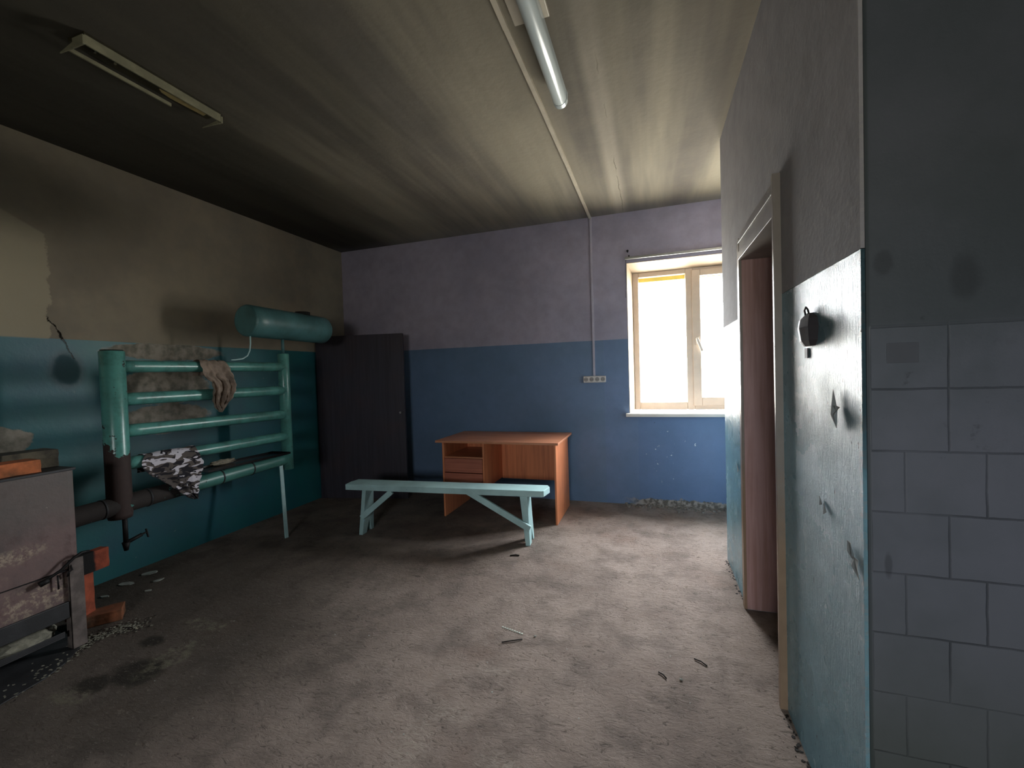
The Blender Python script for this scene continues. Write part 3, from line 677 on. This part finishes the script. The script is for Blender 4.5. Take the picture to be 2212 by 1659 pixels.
# ------------------------------------------------------------------ cloths
def interp(tab, t):
    for (a, va), (b, vb) in zip(tab, tab[1:]):
        if a <= t <= b or a >= t >= b:
            k = (t - a) / (b - a) if b != a else 0
            return va + (vb - va) * k
    return tab[-1][1] if abs(t - tab[-1][0]) < abs(t - tab[0][0]) else tab[0][1]
def drape(name, mat, zc, rr, ztop, left, right, back, x0, fold, nf, seed, label, cat, belly=0.02):
    """a cloth hung over a pipe of radius rr at height zc; left/right: (z, y) outline of the front"""
    rnd = random.Random(seed); bm = B(); NS = 44
    zs = []
    path = []
    for k in range(8): path.append(('b', zc - back + back * k / 8))
    for k in range(13): path.append(('a', pi - pi * k / 12))
    zend = min(left[-1][0], right[-1][0])
    for k in range(1, 45): path.append(('f', zc + (zend - zc) * k / 44))
    ph = [rnd.uniform(0, 6.28) for _ in range(6)]
    rows = []
    for i, (t, v) in enumerate(path):
        row = []
        for s in range(NS + 1):
            q = s / NS
            if t == 'b': z = v; x = x0 - rr
            elif t == 'a': z = zc + rr * sin(v); x = x0 + rr * cos(v)
            else: z = v; x = x0 + rr + belly * (1 - math.exp(-(zc - v) * 12))
            zz_ = z if t == 'f' else max(zc, z) if t == 'a' else zc + rr
            yl = interp(left, zz_); yr = interp(right, zz_)
            y = yl + (yr - yl) * q
            dep = max(0.0, zc - z) if t == 'f' else 0
            amp = fold * (0.35 + min(1, dep * 6)) if t != 'b' else fold * 0.2
            wv = sin(q * nf * 6.28 + ph[0] + 5 * dep) * 0.6 + sin(q * nf * 1.7 * 6.28 + ph[1] - 9 * dep) * 0.35 + sin(q * 2.3 + dep * 30 + ph[2]) * 0.35 + rnd.uniform(-0.12, 0.12)
            off = amp * (wv + 1.15)
            if t == 'a': x += off * cos(v) * 0.8; z += off * abs(sin(v)) * 0.8
            elif t == 'f': x += off
            else: x -= off
            row.append(bm.verts.new((x, y + 0.004 * sin(i * 0.9 + q * 20), z)))
        rows.append(row)
    for a, b in zip(rows, rows[1:]):
        for s in range(NS):
            fc = bm.faces.new((a[s], a[s + 1], b[s + 1], b[s])); fc.smooth = True
    ob = obj(name, bm, mat)
    md = ob.modifiers.new('thick', 'SOLIDIFY'); md.thickness = 0.0025
    md = ob.modifiers.new('sub', 'SUBSURF'); md.levels = 1; md.render_levels = 1
    return tag(ob, label, cat)
drape('rag', M_rag, 1.579, 0.046, 1.64,
      [(1.66, 2.42), (1.60, 2.40), (1.50, 2.405), (1.46, 2.45), (1.34, 2.455), (1.26, 2.475), (1.215, 2.50)],
      [(1.66, 2.60), (1.60, 2.63), (1.50, 2.655), (1.39, 2.665), (1.33, 2.635), (1.27, 2.56), (1.215, 2.515)],
      0.07, XH, 0.020, 3.3, 3, 'crumpled beige rag hanging over the topmost radiator pipe', 'cloth', 0.02)
drape('camouflage_cloth', M_camo, 0.918, 0.050, 1.0,
      [(1.02, 2.10), (0.97, 2.00), (0.90, 1.955), (0.84, 1.985), (0.78, 2.06), (0.70, 2.14), (0.64, 2.20), (0.585, 2.27)],
      [(1.02, 2.30), (0.97, 2.345), (0.90, 2.355), (0.84, 2.365), (0.77, 2.325), (0.70, 2.31), (0.64, 2.31), (0.585, 2.295)],
      0.08, XH, 0.014, 1.7, 9, 'grey and white camouflage cloth draped over the lower radiator pipes', 'cloth', 0.03)

# sheet metal tray on the bottom pipe, with a lump of plaster
bm = B(); tx0, tx1, ty0, ty1, tz = XH - 0.12, XH + 0.10, 2.385, 3.175, 0.757
box(bm, (tx0, ty0, tz), (tx1, ty1, tz + 0.003)); box(bm, (tx1 - 0.003, ty0, tz + .003), (tx1, ty1, tz + 0.018)); box(bm, (tx0, ty0, tz + .003), (tx0 + 0.003, ty1, tz + 0.018)); box(bm, (tx0 + .003, ty1 - 0.003, tz + .003), (tx1 - .003, ty1, tz + 0.018))
M_tray = plain('black oily sheet steel', '131315', 0.25, 0.3, var=0.4, bump=0.1)
tag(obj('metal_tray', bm, M_tray), 'shallow black metal tray lying on the bottom radiator pipe', 'tray')
bm = B(); blob(bm, (XH - 0.07, 2.64, tz + 0.028), 0.03, 0.11, 0.02, 4, 0.2, 3); 
tag(obj('plaster_lump', bm, plain('pale crumbly plaster', 'a39a88', 0.95, var=0.4, sc=25, bump=0.6)), 'pale crumbly plaster lump lying in the black tray', 'plaster lump')

# ------------------------------------------------------------------ stove
SX, SYR = -3.08, 1.50
st = thing('stove', 'rusty sheet steel stove with soot stains and an open ash pan', 'stove', (-3.4, 1.1, 0))
bm = B(); prism(bm, [(-3.72, 0.62), (-3.12, 0.62), (-3.085, 0.75), (SX + 0.012, 1.05), (SX + 0.008, 1.30), (SX, 1.47), (SX - 0.01, SYR), (-3.72, SYR)], 'z', 0.20, 0.995); obj('body', bm, M_rust, st, bevel=0.006)
bm = B(); prism(bm, [(-3.725, 0.61), (-3.115, 0.61), (SX + 0.018, 1.05), (SX + 0.012, 1.32), (SX + 0.004, SYR + 0.006), (-3.725, SYR + 0.006)], 'z', 0.988, 1.002); obj('top_plate', bm, M_soot, st, bevel=0.003)
bm = B(); box(bm, (SX + 0.002, 0.66, 0.445), (SX + 0.014, SYR - 0.02, 0.45)); bm2 = bm; obj('plate_seam', bm2, M_iron, st)
bm = B(); box(bm, (-3.70, 0.64, 0.185), (SX - 0.004, SYR - 0.01, 0.29)); box(bm, (SX - 0.006, 0.66, 0.185), (SX + 0.018, 1.44, 0.275)); obj('lower_rail', bm, M_soot, st, bevel=0.004)
for yy, xx in ((1.445, SX), (1.445, -3.66), (0.66, SX - 0.03), (0.66, -3.66)):
    bm = B(); box(bm, (xx - 0.03, yy, 0.007), (xx + 0.022, yy + 0.012, 0.5 if xx > -3.3 else 0.2)); box(bm, (xx + 0.012, yy, 0.007), (xx + 0.024, yy + 0.062, 0.5 if xx > -3.3 else 0.2)); obj('leg', bm, M_ashs, st, bevel=0.002)
bm = B(); box(bm, (-3.60, 0.70, 0.085), (SX + 0.01, 1.42, 0.092)); box(bm, (SX + 0.004, 0.70, 0.092), (SX + 0.010, 1.42, 0.118)); pan_ = obj('ash_pan', bm, M_soot, st, bevel=0.002)
bm = B(); blob(bm, (SX - 0.10, 1.30, 0.115), 0.10, 0.13, 0.05, 5, 0.10, 3); blob(bm, (SX - 0.20, 1.08, 0.10), 0.16, 0.20, 0.04, 6, 0.1, 3); obj('ash', bm, M_ash, pan_)
bm = B(); tube(bm, [(SX + 0.035, 1.325, 0.432), (SX + 0.045, 1.40, 0.468), (SX + 0.045, 1.455, 0.512), (SX + 0.045, 1.49, 0.528), (SX + 0.04, 1.525, 0.522)], 0.0075, 10); tube(bm, [(SX + 0.035, 1.318, 0.427), (SX + 0.038, 1.352, 0.438)], 0.015, 10)
lt = obj('latch_rod', bm, M_iron, st)
bm = B(); tube(bm, [(SX + 0.02, 1.452, 0.475), (SX + 0.03, 1.455, 0.445), (SX + 0.03, 1.44, 0.44), (SX + 0.02, 1.436, 0.415)], 0.004, 8); tube(bm, [(SX + 0.024, 1.395, 0.44), (SX + 0.024, 1.397, 0.365)], 0.004, 8); obj('hook', bm, M_iron, st)

# bricks and block on the stove
def brick(name, c, size, rz, mat, label, cat='brick', group=None, seed=0, tilt=(0, 0)):
    rnd = random.Random(seed); bm = B(); sx_, sy_, sz_ = (v / 2 for v in size)
    box(bm, (-sx_, -sy_, -sz_), (sx_, sy_, sz_))
    bmesh.ops.subdivide_edges(bm, edges=bm.edges[:], cuts=3, use_grid_fill=True)
    for v in bm.verts: v.co += Vector([rnd.uniform(-1, 1) * 0.0018 for _ in range(3)])
    R_ = Matrix.Rotation(rz, 4, 'Z') @ Matrix.Rotation(tilt[0], 4, 'X') @ Matrix.Rotation(tilt[1], 4, 'Y')
    bmesh.ops.transform(bm, matrix=Matrix.Translation(c) @ R_, verts=bm.verts[:])
    return tag(obj(name, bm, mat, bevel=0.003), label, cat, group)
brick('brick', (-3.155, 1.175, 1.037), (0.12, 0.40, 0.068), radians(3), M_brick3, 'sooty orange brick lying on the top edge of the rusty stove', seed=1)
brick('concrete_block', (-3.305, 1.40, 1.052), (0.16, 0.22, 0.098), radians(-4), M_cinder, 'grey scorched block at the far edge of the stove top', 'block', seed=2)
# bricks beside the stove
brick('brick', (-3.27, 1.665, 0.0335), (0.12, 0.24, 0.067), radians(-38), M_brick2, 'sooty brick lying flat on the floor beside the stove', seed=3)
brick('brick', (-3.30, 1.60, 0.192), (0.068, 0.12, 0.245), radians(22), M_brick, 'orange brick standing on end upon the flat brick beside the stove', seed=4)
brick('brick', (-3.30, 1.625, 0.377), (0.068, 0.23, 0.122), radians(4), M_brick4, 'orange brick on edge, topmost of the bricks beside the stove', seed=5)

# hearth sheet with trodden ash
bm = B(); pl_ = [(-3.78, 0.5), (-2.86, 0.5), (-2.87, 1.09), (-2.90, 1.25), (-2.955, 1.36), (-3.04, 1.46), (-3.14, 1.53), (-3.78, 1.53)]
prism(bm, pl_, 'z', 0.0, 0.006)
tag(obj('hearth_plate', bm, M_soot, bevel=0.002), 'dark curved metal plate on the floor beneath the stove', 'hearth plate')

def litter(name, n, area, mat, label, cat, seed, size=(0.004, 0.014), z=0.0, kind='stuff', flat=0.35):
    rnd = random.Random(seed); bm = B()
    for i in range(n):
        x, y = area(rnd); s_ = rnd.uniform(*size); a = rnd.uniform(0, pi); k = rnd.uniform(0.4, 1.0)
        q = rnd.choice((4, 5, 5, 6)); pts = []
        for j in range(q):
            t = 2 * pi * j / q + rnd.uniform(-0.3, 0.3); px0 = cos(t) * s_; py0 = sin(t) * s_ * k
            pts.append((x + px0 * cos(a) - py0 * sin(a), y + px0 * sin(a) + py0 * cos(a)))
        prism(bm, pts, 'z', z, z + s_ * flat * rnd.uniform(0.5, 1.3))
    return tag(obj(name, bm, mat), label, cat, kind=kind)
def near_hearth(rnd):
    t = rnd.random(); k = 8; i = min(int(t * 6), 5)
    path = [(-2.90, 1.05), (-2.93, 1.22), (-2.99, 1.34), (-3.06, 1.45), (-3.06, 1.55), (-3.0, 1.66), (-2.94, 1.72)]
    a, b = path[i], path[i + 1]; q = t * 6 - i
    return a[0] + (b[0] - a[0]) * q + rnd.gauss(0, 0.035) - abs(rnd.gauss(0, 0.03)), a[1] + (b[1] - a[1]) * q + rnd.gauss(0, 0.035)
litter('ash_debris', 700, near_hearth, M_ash, 'scattered ash and mortar crumbs around the hearth plate', 'debris', 3, z=0.003, size=(0.0015, 0.009))
litter('wood_crumbs', 220, near_hearth, M_twig, 'dark charcoal crumbs around the hearth plate', 'debris', 4, z=0.003, size=(0.002, 0.008))
litter('floor_grit', 150, lambda r_: (r_.uniform(-2.6, 0.40), r_.uniform(1.2, 4.4)), M_chip, 'pale grit specks scattered over the open floor', 'grit', 5, size=(0.0015, 0.0045))
litter('wall_rubble', 240, lambda r_: (r_.uniform(-0.3, 1.3), 4.745 - abs(r_.gauss(0, 0.06))), plain('grey rubble', '8d847b', 0.95, var=0.4, sc=20), 'crumbled plaster along the floor under the window', 'rubble', 6, size=(0.005, 0.022), flat=0.8)
litter('corner_dirt', 90, lambda r_: ((lambda t: (XR - 0.004 - abs(r_.gauss(0, 0.012)), t))(r_.uniform(1.45, 2.0) if r_.random() < 0.6 else r_.uniform(2.9, 3.5))), M_twig, 'dark dirt gathered at the foot of the wall beside the doorway', 'dirt', 8, size=(0.003, 0.009))

# larger paint flakes under the radiator, each one its own
for i, (x, y, s_, a) in enumerate(((-3.678, 2.047, 0.055, 0.4), (-3.70, 2.216, 0.06, 0.9), (-3.50, 2.15, 0.035, 1.4), (-3.608, 1.88, 0.03, 0.2), (-3.40, 2.02, 0.022, 0.7))):
    rnd = random.Random(20 + i); bm = B()
    pts = []
    for j in range(8):
        t = 2 * pi * j / 8; rr_ = s_ * rnd.uniform(0.75, 1.1); p0 = cos(t) * rr_; p1 = sin(t) * rr_ * 0.5
        pts.append((x + p0 * cos(a) - p1 * sin(a), y + p0 * sin(a) + p1 * cos(a)))
    prism(bm, pts, 'z', 0.0, 0.006)
    lab = ('large pale paint flake on the floor below the radiator, nearer the stove', 'largest pale paint flake on the floor below the middle of the radiator', 'narrow paint flake just out from the largest one', 'small paint flake behind the bricks by the stove', 'smallest paint flake between the bricks and the narrow flake')[i]
    tag(obj('paint_chip', bm, M_chip), lab, 'paint flake', 'paint flakes fallen under the radiator')

# twigs, beads and scraps on the open floor
def scrap(name, pts, rad_, mat, label, cat, group=None):
    bm = B(); tube(bm, [(x, y, z) for x, y, z in pts], rad_, 6); return tag(obj(name, bm, mat), label, cat, group)
scrap('twig', [(-0.80, 2.13, 0.004), (-0.74, 2.16, 0.006), (-0.70, 2.185, 0.004)], 0.003, M_twig, 'thin dark twig on the floor beside the dotted plastic strip', 'twig')
scrap('twig', [(0.17, 2.26, 0.004), (0.20, 2.245, 0.006), (0.225, 2.22, 0.004)], 0.003, M_twig, 'short dark twig on the floor nearest the doorway', 'twig')
scrap('twig', [(0.00, 2.115, 0.004), (0.02, 2.10, 0.006), (0.035, 2.08, 0.004)], 0.003, M_twig, 'short dark twig in the middle of the open floor', 'twig')
scrap('wood_splinter', [(-1.10, 3.18, 0.005), (-1.06, 3.20, 0.007), (-1.03, 3.20, 0.005)], 0.006, M_twig, 'dark splinter on the floor in front of the bench leg', 'splinter')
bm = B()
for k in range(9): box(bm, (-0.845 + k * 0.0155, 2.262 - k * 0.004, 0.0), (-0.836 + k * 0.0155, 2.271 - k * 0.004, 0.004))
box(bm, (-0.845, 2.248, 0.0), (-0.845 + 0.14, 2.25, 0.001)) if False else None
tag(obj('dotted_strip', bm, plain('pale plastic', 'c9cfc4', 0.5, bump=0)), 'short row of pale dots from a plastic strip on the floor', 'strip')
for i, (x, y, lb) in enumerate(((0.10, 2.09, 'white pebble on the open floor beyond the doorway twig'), (-0.64, 2.23, 'white pebble beside the thin dark twig and dotted strip'))):
    bm = B(); blob(bm, (x, y, 0.004), 0.008, 0.006, 0.005, 30 + i, 0.2, 1); tag(obj('pebble', bm, M_chip), lb, 'pebble')

# ------------------------------------------------------------------ ceiling lamps
# tube lamp above the middle of the room
ZL = 3.04
tl = thing('tube_lamp', 'white glossy tube lamp mounted on the ceiling near the window', 'lamp', (-0.475, 2.0, ZL))
def halfround(bm, x, y0, y1, zt, rr, seg=20, drop=0.045):
    pts = [(x + rr * cos(pi + pi * k / seg), zt - drop + rr * sin(pi + pi * k / seg)) for k in range(seg + 1)]
    pts = [(x - rr, zt)] + pts + [(x + rr, zt)]
    prism(bm, pts, 'y', y0, y1)
bm = B(); halfround(bm, -0.477, 1.32, 2.515, ZL + 0.05, 0.040); lampb = obj('lamp_tube', bm, M_white, tl, bevel=0.001)
for p in lampb.data.polygons: p.use_smooth = abs(p.normal.y) < 0.5
bm = B(); halfround(bm, -0.477, 2.517, 2.555, ZL + 0.052, 0.042); obj('end_cap', bm, M_white, tl, bevel=0.003)
bm = B(); halfround(bm, -0.477, 1.28, 1.318, ZL + 0.052, 0.042); obj('end_cap', bm, M_white, tl, bevel=0.003)
bm = B(); box(bm, (-0.50, 1.45, ZL + 0.05), (-0.455, 2.40, H)); obj('mounting_batten', bm, M_cream, tl)
bm = B(); box(bm, (-0.585, 1.30, H - 0.022), (-0.415, 2.00, H)); tag(obj('ceiling_plate', bm, M_cream, bevel=0.003), 'flat cream plate on the ceiling behind the white tube lamp', 'plate')
# broken batten lamp on the left
ZF = 3.058
bl = thing('broken_lamp', 'old batten lamp with bare housing and broken diffuser on the dark ceiling', 'lamp', (-2.6, 1.7, ZF))
x0, x1, y0, y1 = -2.628, -2.502, 1.345, 2.015
bm = B(); box(bm, (x0 + 0.004, y0, ZF + 0.045), (x1 - 0.004, y1, H)); obj('housing', bm, M_fixd, bl)
bm = B(); box(bm, (x1 - 0.007, y0, ZF + 0.004), (x1, y1, ZF + 0.020)); box(bm, (x1 - 0.003, y0, ZF + 0.020), (x1, y1, ZF + 0.05)); obj('side_rail', bm, M_fix, bl)
bm = B(); box(bm, (x0, y0, ZF + 0.004), (x0 + 0.009, y0 + 0.46, ZF + 0.022)); sr = obj('side_rail', bm, M_fix, bl); sr['label'] = 'side rail broken off short'
bm = B(); box(bm, (x0 + 0.05, y0 - 0.010, ZF), (x1 + 0.002, y0, ZF + 0.045)); prism(bm, [(x0 + 0.05, ZF), (x0 - 0.055, ZF + 0.004), (x0 + 0.05, ZF + 0.03)], 'y', y0 - 0.008, y0); obj('end_plate', bm, M_fix, bl, bevel=0.002)
bm = B(); box(bm, (x1 - 0.03, y1, ZF), (x1 + 0.002, y1 + 0.012, ZF + 0.04)); prism(bm, [(x1 - 0.03, ZF), (x0 - 0.04, ZF + 0.004), (x1 - 0.03, ZF + 0.022)], 'y', y1, y1 + 0.008); obj('end_plate', bm, M_fix, bl, bevel=0.002)
bm = B(); prism(bm, [(x1 - 0.062, y0 + 0.37), (x1 - 0.045, y0 + 0.35), (x1 - 0.022, y0 + 0.60), (x1 - 0.06, y0 + 0.605), (x1 - 0.072, y0 + 0.42)], 'z', ZF + 0.018, ZF + 0.022); obj('diffuser_shard', bm, M_diff, bl)
for yy in (y0 + 0.075, y0 + 0.16, y1 - 0.07):
    bm = B(); box(bm, (x0 + 0.045, yy, ZF + 0.036), (x0 + 0.055, yy + 0.008, ZF + 0.045)); obj('lamp_holder', bm, M_fix, bl)

# cable duct across the ceiling and down the back wall
dct = thing('cable_duct', 'thin cream cable duct running across the ceiling and down the far wall', 'cable duct', (-0.6, YB, H))
bm = B(); ps = [(-0.635, 1.20), (-0.632, 2.0), (-0.622, 2.6), (-0.612, 3.4), (-0.602, YB)]
for (xa, ya), (xb, yb) in zip(ps, ps[1:]): bar(bm, (xa, ya, H - 0.007), (xb, yb + 0.004, H - 0.010), 0.026, 0.020, (1, 0, 0))
obj('ceiling_run', bm, M_cream, dct)
bm = B(); box(bm, (-0.608, YB - 0.014, 1.395), (-0.587, YB, H)); obj('wall_run', bm, plain('painted over duct', 'b5afbd', 0.6, var=0.1, bump=0), dct)

sk = thing('socket_strip', 'white strip of four power sockets on the far wall under the duct', 'socket strip', (-0.6, YB, 1.36))
bm = B(); box(bm, (-0.716, YB - 0.038, 1.323), (-0.474, YB, 1.395)); obj('housing', bm, M_sock, sk, bevel=0.008, seg=3)
for k in range(4):
    cx_ = -0.716 + 0.03 + k * 0.0605
    bm = B(); tube(bm, [(cx_, YB - 0.036, 1.359), (cx_, YB - 0.0395, 1.359)], 0.024, 24); s_ = obj('socket', bm, M_sockd, sk)
    bm = B(); box(bm, (cx_ - 0.012, YB - 0.041, 1.3585 - 0.003), (cx_ - 0.006, YB - 0.0393, 1.3585 + 0.003)); box(bm, (cx_ + 0.006, YB - 0.041, 1.3555), (cx_ + 0.012, YB - 0.0393, 1.3615)); obj('socket_holes', bm, M_hole, s_)

# dark faceted holder on the right wall
hb = thing('wall_holder', 'small dark faceted holder hanging from a wire loop on the glossy wall', 'holder', (XR, 1.69, 1.56))
M_rub = plain('dark grey rubber', '3a363a', 0.55, var=0.3, bump=0.2)
bm = B()
rings = [(1.622, 0.020, 0.014), (1.603, 0.062, 0.038), (1.575, 0.068, 0.044), (1.530, 0.058, 0.036), (1.512, 0.040, 0.022)]
vr = []
for z_, hw, dp in rings:
    hw *= 1.05
    vr.append([bm.verts.new((XR - a * dp * 0.75, 1.692 + b * hw, z_)) for a, b in ((0, -1), (0.75, -0.75), (1, 0.1), (0.7, 0.8), (0, 1))])
for a, b in zip(vr, vr[1:]):
    for k in range(4): bm.faces.new((a[k], a[k + 1], b[k + 1], b[k]))
    bm.faces.new((a[4], a[0], b[0], b[4]))
bm.faces.new(vr[0]); bm.faces.new(list(reversed(vr[-1])))
obj('holder_body', bm, M_rub, hb)
bm = B(); tube(bm, [(XR - 0.008, 1.715, 1.615), (XR - 0.012, 1.712, 1.635), (XR - 0.012, 1.698, 1.644), (XR - 0.012, 1.682, 1.635), (XR - 0.008, 1.678, 1.615)], 0.003, 8); obj('wire_loop', bm, M_iron, hb)
bm = B(); box(bm, (XR - 0.004, 1.718, 1.472), (XR, 1.745, 1.506)); tag(obj('wall_scrap', bm, M_rub), 'tiny dark scrap stuck to the wall below the faceted holder', 'scrap')
# small note taped on the tiles
bm = B(); box(bm, (0.565, YN - 0.0055, 1.447), (0.630, YN - 0.004, 1.497)); tag(obj('tape_patch', bm, plain('grey tape', '565960', 0.5, var=0.1, bump=0.1), bevel=0.0005), 'small rectangular grey patch stuck on the painted tiles', 'patch')
